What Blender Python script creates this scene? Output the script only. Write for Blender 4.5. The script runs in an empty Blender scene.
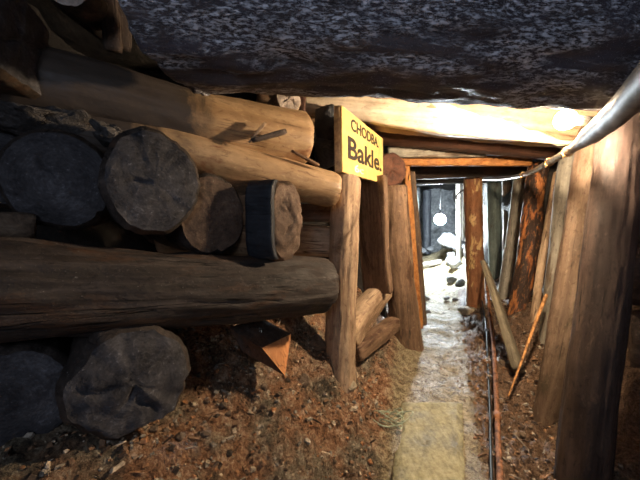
import bpy, math, random
import numpy as np
from mathutils import Vector, Matrix, Quaternion, noise

rnd = random.Random(11)
SC = bpy.context.scene
COL = SC.collection
F = 300.0                      # focal length in pixels of the 640x480 frame
CZ = 1.35                      # eye height
PITCH = math.atan(18.0 / F)

# ------------------------------------------------------------------ helpers
def P(px, py, Y):
    """the place seen at a pixel of the photograph, Y metres ahead"""
    a = (px - 320) / F; b = (240 - py) / F
    c, s = math.cos(PITCH), math.sin(PITCH)
    d = Vector((a, c + b * s, -s + b * c))
    return Vector((0, 0, CZ)) + d * (Y / d.y)

def fr(p, o=4, h=1.0, l=2.0):
    return noise.fractal(p, h, l, o)

def link(o):
    COL.objects.link(o); return o

def meta(o, label=None, cat=None, group=None, kind=None):
    if label: o['label'] = label
    if cat: o['category'] = cat
    if group: o['group'] = group
    if kind: o['kind'] = kind
    return o

def empty(name, loc, label, cat, group=None, rot=None):
    o = bpy.data.objects.new(name, None)
    o.empty_display_size = .1
    o.location = loc
    if rot is not None:
        o.rotation_mode = 'QUATERNION'; o.rotation_quaternion = rot
    link(o)
    return meta(o, label, cat, group)

def mesh(name, verts, faces, mat, parent=None, smooth=True, loc=None, rot=None):
    me = bpy.data.meshes.new(name)
    me.from_pydata([tuple(v) for v in verts], [], faces)
    me.materials.append(mat)
    if smooth:
        me.polygons.foreach_set('use_smooth', [True] * len(me.polygons))
    me.update()
    o = bpy.data.objects.new(name, me)
    if loc is not None: o.location = loc
    if rot is not None:
        o.rotation_mode = 'QUATERNION'; o.rotation_quaternion = rot
    if parent is not None: o.parent = parent
    return link(o)

def axis_rot(p0, p1, roll=0.0):
    """local Z along p0->p1"""
    d = (Vector(p1) - Vector(p0)).normalized()
    q = d.to_track_quat('Z', 'Y')
    return q @ Quaternion((0, 0, 1), roll)

# ------------------------------------------------------------------ materials
class NT:
    def __init__(s, name):
        s.m = bpy.data.materials.new(name); s.m.use_nodes = True
        s.t = s.m.node_tree; s.t.nodes.clear()
        s.out = s.n('ShaderNodeOutputMaterial'); s.b = s.n('ShaderNodeBsdfPrincipled')
        s.l(s.b.outputs[0], s.out.inputs[0])
    def n(s, k, **kw):
        x = s.t.nodes.new(k)
        for a, v in kw.items(): setattr(x, a, v)
        return x
    def l(s, a, b): s.t.links.new(a, b)
    def coord(s, rand=True, scale=(1, 1, 1), kind='Object'):
        tc = s.n('ShaderNodeTexCoord'); mp = s.n('ShaderNodeMapping')
        mp.inputs['Scale'].default_value = scale
        if rand:
            oi = s.n('ShaderNodeObjectInfo'); mu = s.n('ShaderNodeMath', operation='MULTIPLY')
            mu.inputs[1].default_value = 37.0
            s.l(oi.outputs['Random'], mu.inputs[0]); s.l(mu.outputs[0], mp.inputs['Location'])
        s.l(tc.outputs[kind], mp.inputs['Vector'])
        return mp.outputs[0]
    def noise(s, v, scale, detail=6, rough=.6, dist=0.0):
        x = s.n('ShaderNodeTexNoise'); x.inputs['Scale'].default_value = scale
        x.inputs['Detail'].default_value = detail; x.inputs['Roughness'].default_value = rough
        x.inputs['Distortion'].default_value = dist
        s.l(v, x.inputs['Vector']); return x.outputs[0]
    def ramp(s, f, stops, interp='LINEAR'):
        r = s.n('ShaderNodeValToRGB'); cr = r.color_ramp; cr.interpolation = interp
        while len(cr.elements) < len(stops): cr.elements.new(.5)
        for e, (p, c) in zip(cr.elements, stops):
            e.position = p
            e.color = (c, c, c, 1) if isinstance(c, (int, float)) else (*c, 1)
        s.l(f, r.inputs[0]); return r.outputs[0]
    def mix(s, fac, a, b, mode='MIX'):
        x = s.n('ShaderNodeMix', data_type='RGBA', blend_type=mode)
        for sock, v in ((x.inputs[0], fac), (x.inputs[6], a), (x.inputs[7], b)):
            if isinstance(v, (int, float)): sock.default_value = v
            elif isinstance(v, tuple): sock.default_value = (*v, 1)
            else: s.l(v, sock)
        return x.outputs[2]
    def math(s, op, a, b=0.0):
        x = s.n('ShaderNodeMath', operation=op)
        for sock, v in ((x.inputs[0], a), (x.inputs[1], b)):
            if isinstance(v, (int, float)): sock.default_value = v
            else: s.l(v, sock)
        return x.outputs[0]
    def finish(s, color, rough=.8, height=None, bump=.5, dist=.01, spec=.3, metal=0.0):
        if isinstance(color, tuple): s.b.inputs['Base Color'].default_value = (*color, 1)
        else: s.l(color, s.b.inputs['Base Color'])
        if isinstance(rough, (int, float)): s.b.inputs['Roughness'].default_value = rough
        else: s.l(rough, s.b.inputs['Roughness'])
        s.b.inputs['Specular IOR Level'].default_value = spec
        s.b.inputs['Metallic'].default_value = metal
        if height is not None:
            bp = s.n('ShaderNodeBump'); bp.inputs['Strength'].default_value = bump
            bp.inputs['Distance'].default_value = dist
            s.l(height, bp.inputs['Height']); s.l(bp.outputs[0], s.b.inputs['Normal'])
        return s.m

def wood(name, dark, mid, light, end_shade=None, stain=None, stain_at=(.55, .62), stain_scale=3.0, grain=26, squeeze=.07,
         rough=.75, bump=.6, spec=.3, dist=.014, speck=None, speck_at=(.62, .68), speck_scale=60):
    t = NT(name)
    g = t.coord(scale=(1, 1, squeeze)); c = t.coord()
    fine = t.noise(g, grain, 8, .65, .4)
    broad = t.noise(g, grain * .22, 4, .55, .8)
    blot = t.noise(c, 7, 5, .6)
    f = t.math('ADD', t.math('MULTIPLY', fine, .55), t.math('MULTIPLY', broad, .45))
    col = t.ramp(f, [(.34, dark), (.5, mid), (.66, light)])
    col = t.mix(t.ramp(blot, [(.35, .55), (.62, 0.0)]), col, tuple(x * .55 for x in mid))
    if stain:
        sm = t.ramp(t.noise(t.coord(scale=(1, 1, .35)), stain_scale, 7, .65, .6), [(stain_at[0], 0.0), (stain_at[1], 1.0)])
        col = t.mix(sm, col, stain)
    mott = t.noise(t.coord(scale=(1, 1, .45)), 38, 7, .72, .6)
    col = t.mix(t.ramp(mott, [(.34, .75), (.46, 0.0)]), col, tuple(x * .8 for x in dark))
    col = t.mix(t.ramp(mott, [(.56, 0.0), (.68, .5)]), col, light)
    if speck:
        col = t.mix(t.ramp(t.noise(c, speck_scale, 5, .7), [(speck_at[0], 0.0), (speck_at[1], 1.0)]), col, speck)
    if end_shade:       # shade painted over one end of the log, with a ragged border
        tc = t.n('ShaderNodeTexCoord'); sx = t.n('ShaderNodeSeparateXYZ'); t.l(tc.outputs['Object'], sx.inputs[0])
        shade_mask = t.math('SUBTRACT', t.math('ADD', end_shade[0], t.math('MULTIPLY', t.noise(c, 5, 7, .65, .5), .5)), sx.outputs[2])
        col = t.mix(t.ramp(shade_mask, [(.22, 0.0), (.34, .93)]), col, t.mix(fine, tuple(v * .5 for v in end_shade[1]), end_shade[1]))
    # dark drying checks along the grain
    crack = t.ramp(t.noise(t.coord(scale=(1, 1, .035)), 15, 3, .5, .3), [(.485, 1.0), (.5, 0.0), (.515, 1.0)])
    gate = t.ramp(t.noise(t.coord(), 3.2, 3, .5), [(.5, 1.0), (.62, 0.0)])
    ck = t.math('MAXIMUM', crack, gate)
    col = t.mix(ck, tuple(x * .22 for x in dark), col)
    h = t.math('ADD', t.math('ADD', t.math('MULTIPLY', fine, .6), t.math('MULTIPLY', t.noise(c, 55, 6, .65), .35)),
               t.math('MULTIPLY', ck, .35))
    rr = t.ramp(blot, [(.35, max(.05, rough - .2)), (.65, min(1, rough + .15))])
    return t.finish(col, rr, h, bump, dist, spec)

def endgrain(name, dark, mid, light, rings=55, speck=None, bump=.6, rough=.8):
    t = NT(name)
    c = t.coord(); o = t.coord(rand=False)
    w = t.n('ShaderNodeTexWave', wave_type='RINGS', rings_direction='Z', wave_profile='SAW')
    w.inputs['Scale'].default_value = rings * .5; w.inputs['Distortion'].default_value = 9.0
    w.inputs['Detail'].default_value = 3; w.inputs['Detail Scale'].default_value = 1.4
    t.l(o, w.inputs['Vector'])
    n1 = t.noise(c, 9, 7, .65, .3); n2 = t.noise(c, 70, 5, .7)
    f = t.math('ADD', t.math('MULTIPLY', w.outputs[1], .05), t.math('ADD', t.math('MULTIPLY', n1, .6), t.math('MULTIPLY', n2, .3)))
    col = t.ramp(f, [(.36, dark), (.52, mid), (.68, light)])
    if speck:
        col = t.mix(t.ramp(n2, [(.62, 0.0), (.78, .7)]), col, speck)
    h = t.math('ADD', t.math('MULTIPLY', w.outputs[1], .04), t.math('ADD', t.math('MULTIPLY', n1, .45), t.math('MULTIPLY', n2, .8)))
    return t.finish(col, rough, h, bump, .012, .3)

def rock(name, dark, mid, light, scale=6, rough=.8, bump=.9, dist=.03, spec=.4):
    t = NT(name); c = t.coord()
    n1 = t.noise(c, scale, 10, .7, .3); n2 = t.noise(c, scale * 6, 6, .7)
    f = t.math('ADD', t.math('MULTIPLY', n1, .6), t.math('MULTIPLY', n2, .4))
    return t.finish(t.ramp(f, [(.36, dark), (.5, mid), (.66, light)]), rough,
                    t.math('ADD', n1, t.math('MULTIPLY', n2, .5)), bump, dist, spec)

M = {}
M['beam'] = None
def beam_mat():
    t = NT('frosted_dark_timber')
    g = t.coord(rand=False, scale=(1, 1, .12)); c = t.coord(rand=False)
    fine = t.noise(g, 24, 8, .65, .5); n = t.noise(c, 8, 6, .6); n3 = t.noise(c, 95, 5, .75); n4 = t.noise(t.coord(rand=False, scale=(1, 1, .3)), 10, 6, .65, .7)
    col = t.ramp(fine, [(.3, (.022, .017, .018)), (.5, (.07, .055, .055)), (.7, (.16, .125, .12))])
    col = t.mix(t.ramp(n, [(.42, 0.0), (.62, .6)]), col, (.085, .075, .10))
    # white mould: a band of crust along the upper side, thinning to specks lower down
    tc = t.n('ShaderNodeTexCoord'); sx = t.n('ShaderNodeSeparateXYZ'); t.l(tc.outputs['Object'], sx.inputs[0])
    band = t.math('ADD', t.math('ADD', t.math('MULTIPLY', sx.outputs[BEAM_AX], BEAM_SG), t.math('MULTIPLY', n4, .95)), .02)
    crust = t.ramp(band, [(.24, .0), (.29, .35), (.35, 1.0)])
    strk = t.noise(t.coord(rand=False, scale=(1, 1, .3)), 110, 7, .8, .2)
    speck = t.ramp(strk, [(.46, 0.0), (.55, 1.0)])
    low = t.ramp(t.noise(c, 150, 4, .8), [(.60, 0.0), (.68, .7)])
    low = t.math('MULTIPLY', low, t.ramp(n, [(.4, .2), (.6, 1.0)]))
    mm = t.math('MAXIMUM', t.math('MULTIPLY', crust, speck), low)
    col = t.mix(mm, col, (.80, .82, .90))
    h = t.math('ADD', t.math('ADD', fine, t.math('MULTIPLY', mm, .7)), t.math('MULTIPLY', n3, .3))
    return t.finish(col, t.ramp(n, [(.4, .45), (.6, .8)]), h, .8, .012, .4)
BEAM_AX, BEAM_SG = 1, 1.0

M['crib'] = wood('crib_log_bark', (.014, .011, .010), (.042, .032, .027), (.11, .088, .077), stain=(.065, .036, .022), stain_scale=4, speck=(.24, .22, .21), speck_at=(.64, .74), speck_scale=110, bump=1.0, dist=.012)
M['crib_warm'] = wood('brown_peeled_log', (.07, .038, .02), (.19, .105, .055), (.34, .21, .12), stain=(.06, .035, .02), stain_scale=3, bump=.7)
M['tan'] = wood('tan_peeled_log', (.22, .12, .055), (.42, .26, .13), (.62, .43, .25), stain=(.22, .10, .045), stain_at=(.58, .66), stain_scale=5, grain=16, bump=.45, rough=.6, spec=.4)
M['tanshaded'] = wood('tan_peeled_log_with_shaded_end', (.22, .12, .055), (.42, .26, .13), (.62, .43, .25), end_shade=(.72, (.055, .046, .043)), stain=(.22, .10, .045), stain_at=(.58, .66), stain_scale=5, grain=16, bump=.5, rough=.6, spec=.4)  # one end darkened in colour to stand for the lamp light falling off
M['tanshaded2'] = wood('tan_peeled_log_with_shaded_butt', (.22, .12, .055), (.42, .26, .13), (.62, .43, .25), end_shade=(.42, (.055, .046, .043)), stain=(.22, .10, .045), stain_at=(.56, .62), stain_scale=6, grain=16, bump=.5, rough=.6, spec=.4)  # same painted shade, reaching less far along the log
M['tanpost'] = wood('weathered_tan_post', (.20, .125, .075), (.44, .30, .19), (.64, .48, .33), stain=(.15, .09, .05), stain_at=(.56, .66), stain_scale=4, grain=26, bump=.6)
M['bright'] = wood('fresh_split_timber', (.24, .14, .08), (.36, .23, .14), (.46, .33, .22), stain=(.20, .11, .06), stain_at=(.64, .7), stain_scale=3, grain=18, bump=.6)
M['torn'] = wood('torn_pale_grain', (.50, .38, .26), (.72, .60, .45), (.86, .78, .64), grain=30, bump=.9)
M['red'] = wood('reddish_timber', (.035, .016, .011), (.085, .038, .023), (.15, .07, .045), stain=(.06, .03, .02), bump=.5)
M['orange'] = wood('orange_timber_edge', (.18, .065, .02), (.42, .17, .05), (.62, .30, .10), grain=40, squeeze=.5, bump=.7)
M['brownpost'] = wood('brown_pit_prop', (.06, .036, .022), (.20, .12, .072), (.37, .245, .16), stain=(.07, .035, .02), bump=.6, stain_scale=4)
M['darkpost'] = wood('dark_brown_prop', (.016, .010, .009), (.046, .030, .025), (.115, .078, .06), stain=(.05, .03, .025), bump=.6, stain_scale=3, grain=20)
M['propbrown'] = wood('dusty_brown_prop', (.07, .042, .028), (.18, .12, .08), (.31, .225, .16), stain=(.07, .05, .03), stain_at=(.56, .66), stain_scale=4, grain=22, bump=.7)
M['greypost'] = wood('grey_prop', (.11, .10, .085), (.26, .235, .19), (.42, .39, .33), stain=(.12, .08, .05), bump=.6)
M['greenpost'] = wood('grey_green_prop', (.07, .09, .085), (.19, .24, .22), (.34, .41, .37), stain=(.08, .07, .05), bump=.7)
M['plankgrey'] = wood('mud_stained_plank', (.06, .05, .035), (.15, .125, .085), (.27, .23, .16), bump=.7)
M['bark'] = wood('flaking_orange_bark', (.10, .03, .012), (.46, .16, .05), (.66, .30, .11), stain=(.035, .02, .014), stain_at=(.43, .48), stain_scale=8, grain=22, bump=.9, dist=.015)
M['peel'] = wood('half_peeled_prop', (.13, .05, .022), (.31, .13, .06), (.44, .21, .10), stain=(.66, .44, .20), stain_at=(.57, .61), stain_scale=8, bump=.7)
M['dark'] = wood('old_dark_timber', (.02, .014, .011), (.065, .045, .035), (.14, .10, .08), stain=(.10, .05, .03), speck=(.15, .13, .12), bump=.8)
M['block'] = wood('dark_squared_timber', (.03, .022, .016), (.09, .062, .042), (.16, .115, .08), stain=(.10, .045, .02), stain_scale=4, squeeze=.3, bump=.7)
M['end_dark'] = endgrain('grey_cut_end', (.016, .015, .017), (.065, .062, .067), (.165, .162, .175), speck=(.30, .30, .33))
M['end_brown'] = endgrain('brown_cut_end', (.045, .028, .02), (.13, .085, .06), (.25, .18, .13), speck=(.3, .25, .2))
M['end_red'] = endgrain('reddish_cut_end', (.05, .022, .015), (.12, .05, .03), (.19, .09, .055), bump=.3)
M['end_tan'] = endgrain('tan_cut_end', (.22, .12, .06), (.46, .30, .17), (.66, .48, .3))
M['end_pale'] = endgrain('mouldy_pale_cut_end', (.25, .2, .17), (.5, .42, .36), (.75, .68, .62))
M['split'] = wood('orange_split_face', (.40, .15, .055), (.60, .26, .10), (.72, .36, .16), bump=.3)
M['facet'] = wood('blackened_hewn_face', (.012, .014, .018), (.03, .034, .042), (.065, .072, .085), bump=.4, rough=.6)
M['rockdark'] = rock('dark_wall_rock', (.012, .011, .010), (.045, .038, .032), (.11, .095, .08), scale=4)
M['clod'] = rock('mouldy_packed_earth', (.025, .022, .02), (.085, .075, .07), (.24, .23, .23), scale=14, bump=1.0, dist=.03)
M['rockvoid'] = rock('darkened_void_rock', (.006, .005, .005), (.018, .015, .013), (.05, .042, .036), scale=4)  # rock colour darkened so roof and left wall read as an unlit void
M['rockgrey'] = rock('grey_rock', (.07, .075, .08), (.2, .21, .22), (.42, .43, .44), scale=9)
M['rockblue'] = rock('blue_black_rock', (.012, .014, .018), (.035, .04, .05), (.08, .085, .10), scale=9, rough=.45, spec=.6)
M['stone'] = rock('brown_stone', (.06, .04, .028), (.17, .115, .075), (.32, .24, .17), scale=12)
M['stonepale'] = rock('pale_stone', (.25, .2, .13), (.5, .42, .29), (.75, .66, .5), scale=14)

def ground_mat():
    t = NT('trodden_mud_and_earth'); c = t.coord(rand=False, kind='Object')
    at = t.n('ShaderNodeAttribute', attribute_name='zone')
    z = at.outputs['Fac']   # 0 red bank, .5 walkway, 1 right bank
    n0 = t.noise(c, 3.5, 8, .65); n1 = t.noise(c, 17, 9, .78, .5); n2 = t.noise(c, 85, 6, .8)
    f = t.math('ADD', t.math('MULTIPLY', n1, .55), t.math('MULTIPLY', n2, .45))
    red = t.ramp(f, [(.41, (.03, .018, .012)), (.47, (.22, .105, .055)), (.53, (.42, .23, .125)), (.60, (.66, .50, .37))])
    grey = t.ramp(f, [(.41, (.03, .026, .02)), (.5, (.15, .125, .085)), (.62, (.46, .41, .31))])
    red = t.mix(t.ramp(n0, [(.44, 0.0), (.58, .9)]), red, grey)
    path = t.ramp(f, [(.41, (.07, .052, .03)), (.48, (.28, .22, .125)), (.58, (.60, .51, .34))])
    right = t.ramp(f, [(.40, (.03, .018, .012)), (.5, (.16, .095, .058)), (.62, (.40, .27, .18))])
    zz = t.math('ADD', z, t.math('MULTIPLY', t.math('SUBTRACT', n1, .5), .35))
    col = t.mix(t.ramp(zz, [(.22, 0.0), (.36, 1.0)]), red, path)
    col = t.mix(t.ramp(zz, [(.66, 0.0), (.8, 1.0)]), col, right)
    wet = t.ramp(n0, [(.42, .42), (.6, .8)])
    h = t.math('ADD', t.math('MULTIPLY', n1, 1.0), t.math('MULTIPLY', n2, .55))
    return t.finish(col, wet, h, 1.0, .035, .3)
M['ground'] = ground_mat()

def simple(name, col, rough=.6, metal=0.0, n=.25, scale=30, spec=.4, bump=.3):
    t = NT(name); c = t.coord()
    x = t.noise(c, scale, 6, .65)
    cc = t.ramp(x, [(.35, tuple(v * (1 - n * 1.6) for v in col)), (.65, tuple(min(1, v * (1 + n)) for v in col))])
    return t.finish(cc, rough, x, bump, .004, spec, metal)
M['sign'] = simple('yellow_painted_board', (.68, .49, .17), .55, n=.12, scale=9)
M['signedge'] = simple('grey_board_edge', (.38, .29, .18), .7)
M['ink'] = simple('black_lettering', (.02, .012, .008), .6)
M['chalk'] = simple('white_scrawl', (.85, .80, .68), .7)
M['slab'] = None
def slab_mat():
    t = NT('worn_concrete_slab'); c = t.coord(rand=False)
    n0 = t.noise(c, 5, 6, .6); n1 = t.noise(c, 45, 8, .7); n2 = t.noise(t.coord(rand=False, scale=(1.0, .25, 1)), 30, 5, .6)
    f = t.math('ADD', t.math('MULTIPLY', n0, .4), t.math('ADD', t.math('MULTIPLY', n1, .35), t.math('MULTIPLY', n2, .25)))
    col = t.ramp(f, [(.40, (.14, .118, .062)), (.5, (.27, .245, .14)), (.6, (.42, .38, .24))])
    return t.finish(col, t.ramp(n0, [(.4, .5), (.6, .8)]), t.math('ADD', n1, n2), .7, .01, .15)
M['slab'] = slab_mat()
M['pipe'] = simple('silvery_conduit', (.42, .36, .29), .35, .55, scale=20)
M['sleeve'] = simple('brown_rubber_sleeve', (.20, .15, .11), .55, .0, scale=18, spec=.5)
M['clamp'] = simple('brass_clamp', (.65, .42, .2), .4, .8)
M['rust'] = simple('rusty_pipe', (.26, .115, .055), .8, .2, n=.5, scale=25, bump=.8)
M['black'] = simple('black_rubber_cable', (.02, .02, .02), .5)
M['socket'] = simple('black_lamp_socket', (.04, .035, .03), .5)
M['wire'] = simple('steel_wire', (.5, .5, .5), .35, .8)
M['fibre'] = simple('pale_green_wire', (.40, .46, .33), .6)
M['tagpink'] = simple('pink_tag', (.75, .35, .3), .6)
M['tagorange'] = simple('orange_tag', (.85, .45, .12), .6)
M['stick'] = simple('orange_stick', (.48, .23, .08), .7, n=.4)
def emit(name, col, s):
    m = bpy.data.materials.new(name); m.use_nodes = True
    t = m.node_tree; t.nodes.clear()
    o = t.nodes.new('ShaderNodeOutputMaterial'); e = t.nodes.new('ShaderNodeEmission')
    e.inputs[0].default_value = (*col, 1); e.inputs[1].default_value = s
    t.links.new(e.outputs[0], o.inputs[0]); return m

# ------------------------------------------------------------------ log builder
def section(th, a, b, ex):
    c, s = math.cos(th), math.sin(th)
    k = (abs(c) ** ex + abs(s) ** ex) ** (-1.0 / ex)
    return a * c * k, b * s * k

def trunk_geo(L, r0, r1, seed, ex=2.0, asp=1.0, lump=.08, rough=.02, bend=.02, ncrack=2, crack=.06, nth=56, step=.022, butt=0.0, caps=(True, True), tilt0=0.0, tilt1=0.0):
    """verts and faces of a log along local +Z from 0 to L; returns side (v, f), and the two end rings"""
    nz = max(6, min(150, int(L / step)))
    off = Vector((seed * 7.31, seed * 3.17, seed * 1.73))
    rr = random.Random(seed)
    cr = [(rr.uniform(0, 2 * math.pi), rr.uniform(.03, .055), rr.uniform(0, L), rr.uniform(.25, .6) * L + .1) for _ in range(ncrack)]
    V = []; rings = []
    for j in range(nz + 1):
        t = j / nz; z = L * t
        r = r0 + (r1 - r0) * t
        if butt: r *= 1 + butt * math.exp(-z / .12)
        bx = bend * noise.noise(off + Vector((0, 5, z * 1.3))); by = bend * noise.noise(off + Vector((9, 0, z * 1.3)))
        edge = 1.0
        for dz in (z, L - z):
            if dz < .03: edge *= 1 - .10 * (1 - dz / .03) ** 2
        ring = []
        for i in range(nth):
            th = 2 * math.pi * i / nth
            x, y = section(th, r, r * asp, ex)
            q = Vector((math.cos(th), math.sin(th), 0))
            d = 1 + lump * fr(off + Vector((q.x * 1.1, q.y * 1.1, z * 2.0)), 3) + rough * 1.5 * fr(off + Vector((q.x * 5, q.y * 5, z * 5)), 4)
            d -= rough * 1.2 * abs(noise.noise(off + Vector((q.x * 9, q.y * 9, z * 1.6))))
            for (a0, w, z0, ln) in cr:
                aa = a0 + .25 * noise.noise(off + Vector((a0, 0, z * 2.5)))
                da = (th - aa + math.pi) % (2 * math.pi) - math.pi
                env = max(0.0, 1 - abs(z - z0) / ln)
                d -= crack * env ** .5 * math.exp(-(da / w) ** 2)
            x *= d * edge; y *= d * edge
            zz = z
            if j < 3: zz += tilt0 * x + .008 * fr(off + Vector((x * 18, y * 18, 3)), 3)
            if j > nz - 3: zz += tilt1 * x + .008 * fr(off + Vector((x * 18, y * 18, 8)), 3)
            ring.append(Vector((x + bx, y + by, zz)))
        rings.append(ring); V += ring
    Fc = []
    for j in range(nz):
        for i in range(nth):
            a = j * nth + i; b = j * nth + (i + 1) % nth
            Fc.append((a, b, b + nth, a + nth))
    return V, Fc, rings[0], rings[-1], cr

def cap_geo(ring, seed, up, dome=.008, rough=.006, cracks=5, nr=16):
    off = Vector((seed * 5.3, 1.7, seed * 2.9)); rr = random.Random(seed + 99)
    n = len(ring); c = sum(ring, Vector()) / n
    sg = 1 if up else -1
    sp = [(rr.uniform(0, 6.28), rr.uniform(.35, .95)) for _ in range(cracks)]
    V = []
    for k in range(nr, 0, -1):
        f = k / nr
        for i, p in enumerate(ring):
            v = c + (p - c) * f
            h = dome * (1 - f * f) + rough * .7 * fr(off + v * 14, 5) * (1 if k < nr else 0)
            if k < nr:
                th = 2 * math.pi * i / n
                for a0, ln in sp:
                    aa = a0 + .3 * noise.noise(off + Vector((a0 * 3, f * 4, 0)))
                    da = (th - aa + math.pi) % (2 * math.pi) - math.pi
                    h -= .02 * math.exp(-((da * f) / .05) ** 2) * max(0, 1 - abs(f - ln * .6) / .45)
            v = v + Vector((0, 0, sg * h)); V.append(v)
    V.append(c + Vector((0, 0, sg * dome)))
    Fc = []
    for k in range(nr - 1):
        for i in range(n):
            a = k * n + i; b = k * n + (i + 1) % n
            Fc.append((a, b, b + n, a + n) if not up else (a, a + n, b + n, b)[::-1] if False else (a, b, b + n, a + n))
    last = (nr - 1) * n
    for i in range(n): Fc.append((last + i, last + (i + 1) % n, len(V) - 1))
    if not up: Fc = [f[::-1] for f in Fc]
    return V, Fc

SEED = [1]
def log(name, p0, p1, r0, r1, mat, label, cat, group=None, ends=(None, None), roll=0.0, end_kw=None, part='trunk', **kw):
    """a log or timber from p0 to p1. ends: materials of the cut ends that show"""
    SEED[0] += 1; sd = SEED[0]
    p0, p1 = Vector(p0), Vector(p1); L = (p1 - p0).length
    V, Fc, ra, rb, _ = trunk_geo(L, r0, r1, sd, **kw)
    q = axis_rot(p0, p1, roll)
    if ends[0] is None and ends[1] is None:
        n = len(V); k = len(ra)
        V2 = list(V)
        for ring, up, base in ((ra, False, 0), (rb, True, n - k)):
            ci = len(V2); V2.append(sum(ring, Vector()) / k)
            for i in range(k):
                a, b = base + i, base + (i + 1) % k
                Fc.append((a, b, ci) if up else (b, a, ci))
        o = mesh(name, V2, Fc, mat, None, True, p0, q)
        return meta(o, label, cat, group)
    e = empty(name, p0, label, cat, group, q)
    o = mesh(part, V, Fc, mat, e)
    for ring, up, m in ((ra, False, ends[0]), (rb, True, ends[1])):
        cv, cf = cap_geo(ring, sd + (3 if up else 0), up, **(end_kw or {}))
        if m is None:
            # unseen end: closed within the trunk's own mesh would be the same look
            mesh('cut_end', cv, cf, mat, e)
        else:
            mesh('cut_end', cv, cf, m, e)
    return e

def blob(name, loc, size, mat, seed, label=None, cat=None, group=None, kind=None, parent=None, sub=4, amp=.35, flat=0.0, rot=None, freq=1.3):
    import bmesh
    bm = bmesh.new(); bmesh.ops.create_icosphere(bm, subdivisions=sub, radius=1)
    off = Vector((seed * 3.7, seed * 1.9, seed * 5.1))
    rr = random.Random(seed)
    pl = [(Vector((rr.gauss(0, 1), rr.gauss(0, 1), rr.gauss(0, 1))).normalized(), rr.uniform(.45, .8)) for _ in range(9)]
    for v in bm.verts:
        d = v.co.normalized(); r = 1 + amp * fr(off + d * freq, 3)
        p = d * r
        for n_, h in pl:                      # broken faces
            e = p.dot(n_) - h
            if e > 0: p -= n_ * e * .85
        p += d * .05 * fr(off + d * 5, 4)
        v.co = Vector((p.x * size[0], p.y * size[1], p.z * size[2]))
    me = bpy.data.meshes.new(name); bm.to_mesh(me); bm.free(); me.materials.append(mat)
    me.polygons.foreach_set('use_smooth', [True] * len(me.polygons))
    o = bpy.data.objects.new(name, me); o.location = loc
    if rot: o.rotation_euler = rot
    if parent: o.parent = parent
    link(o); return meta(o, label, cat, group, kind)

def tube(name, pts, radii, mat, parent=None, nth=16, bumpy=0.0, seed=1):
    pts = [Vector(p) for p in pts]
    if isinstance(radii, (int, float)): radii = [radii] * len(pts)
    V = []; n = len(pts); up = Vector((0, 0, 1))
    for i, p in enumerate(pts):
        d = (pts[min(i + 1, n - 1)] - pts[max(i - 1, 0)]).normalized()
        u = up if abs(d.z) < .9 else Vector((1, 0, 0))
        a = d.cross(u).normalized(); b = a.cross(d).normalized()
        for k in range(nth):
            t = 2 * math.pi * k / nth
            r = radii[i]
            if bumpy: r *= 1 + bumpy * fr(Vector((p.x * 9 + math.cos(t), p.y * 9 + math.sin(t), p.z * 9 + seed)), 3)
            V.append(p + a * math.cos(t) * r + b * math.sin(t) * r)
    Fc = []
    for i in range(n - 1):
        for k in range(nth):
            x = i * nth + k; y = i * nth + (k + 1) % nth
            Fc.append((x, x + nth, y + nth, y))
    Fc.append(tuple(range(nth))); Fc.append(tuple(range((n - 1) * nth, n * nth))[::-1])
    return mesh(name, V, Fc, mat, parent)

def curve_pts(ctrl, n):
    """Catmull-Rom through the control points"""
    c = [Vector(p) for p in ctrl]; c = [c[0] * 2 - c[1]] + c + [c[-1] * 2 - c[-2]]
    out = []; m = len(c) - 3
    for k in range(n + 1):
        t = k / n * m; i = min(int(t), m - 1); u = t - i
        a, b, d, e = c[i:i + 4]
        out.append(.5 * ((2 * b) + (d - a) * u + (2 * a - 5 * b + 4 * d - e) * u * u + (3 * b - a - 3 * d + e) * u ** 3))
    return out

# ------------------------------------------------------------------ the ground
ctrl = []   # (x, y, z)
def cp(px, py, Y):
    p = P(px, py, Y); ctrl.append(tuple(p))
def xl(Y): return .35 + .31 * (Y - 1.57)
def xr(Y): return .85 + .42 * (Y - 1.57)
for Y in (.3, .8, 1.2, 1.57, 2.1, 2.7, 3.4, 4.2, 5.2, 6.2, 7.5, 9, 11, 13):
    ctrl += [(xl(Y), Y, 0), (.5 * (xl(Y) + xr(Y)), Y, .0), (xr(Y), Y, 0.0)]
for a in [(352, 480, 1.5), (375, 400, 2.2), (410, 335, 3.4), (345, 372, 2.0), (330, 352, 1.9), (270, 372, 1.6), (200, 345, 1.5),
          (200, 420, 1.25), (200, 480, 1.05), (260, 480, 1.2), (300, 430, 1.45), (100, 480, .86), (0, 480, .78), (130, 444, .95),
          (375, 330, 2.7), (402, 337, 3.15), (350, 330, 2.6), (320, 400, 1.75),
          (509, 480, 1.5), (541, 414, 1.98), (575, 484, 1.45), (622, 430, 1.75), (512, 372, 2.4), (492, 330, 3.2),
          (555, 345, 2.5), (515, 312, 3.1), (502, 296, 3.8), (487, 285, 4.8), (473, 316, 4.35),
          (457, 250, 8.3), (465, 280, 6), (452, 245, 9.4), (471, 262, 7.0)]:
    cp(*a)
ctrl += [(-1.6, .3, .8), (-1.7, 1.2, .9), (-1.4, 2.2, 1.0), (-.7, 2.3, .95), (0.1, 3.0, .75), (.5, 3.4, .6), (.9, 4.2, .4), (1.1, 5.2, .3), (1.9, 8, .3), (2.5, 11, .3),
         (-.45, .3, .35), (-.7, -.2, .5), (0, 1.0, .12), (0, .5, .08), (1.6, .3, .15), (1.7, 1.0, .2), (2.2, 1.8, .5), (2.4, 2.6, .6), (2.9, 4, .7), (3.5, 6, .9), (4.2, 8, 1.0), (5.0, 10, 1.0), (5.6, 12, 1.0),
         (4.6, 11, .35)]
C_ = np.array(ctrl); n_ = len(C_)
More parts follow.
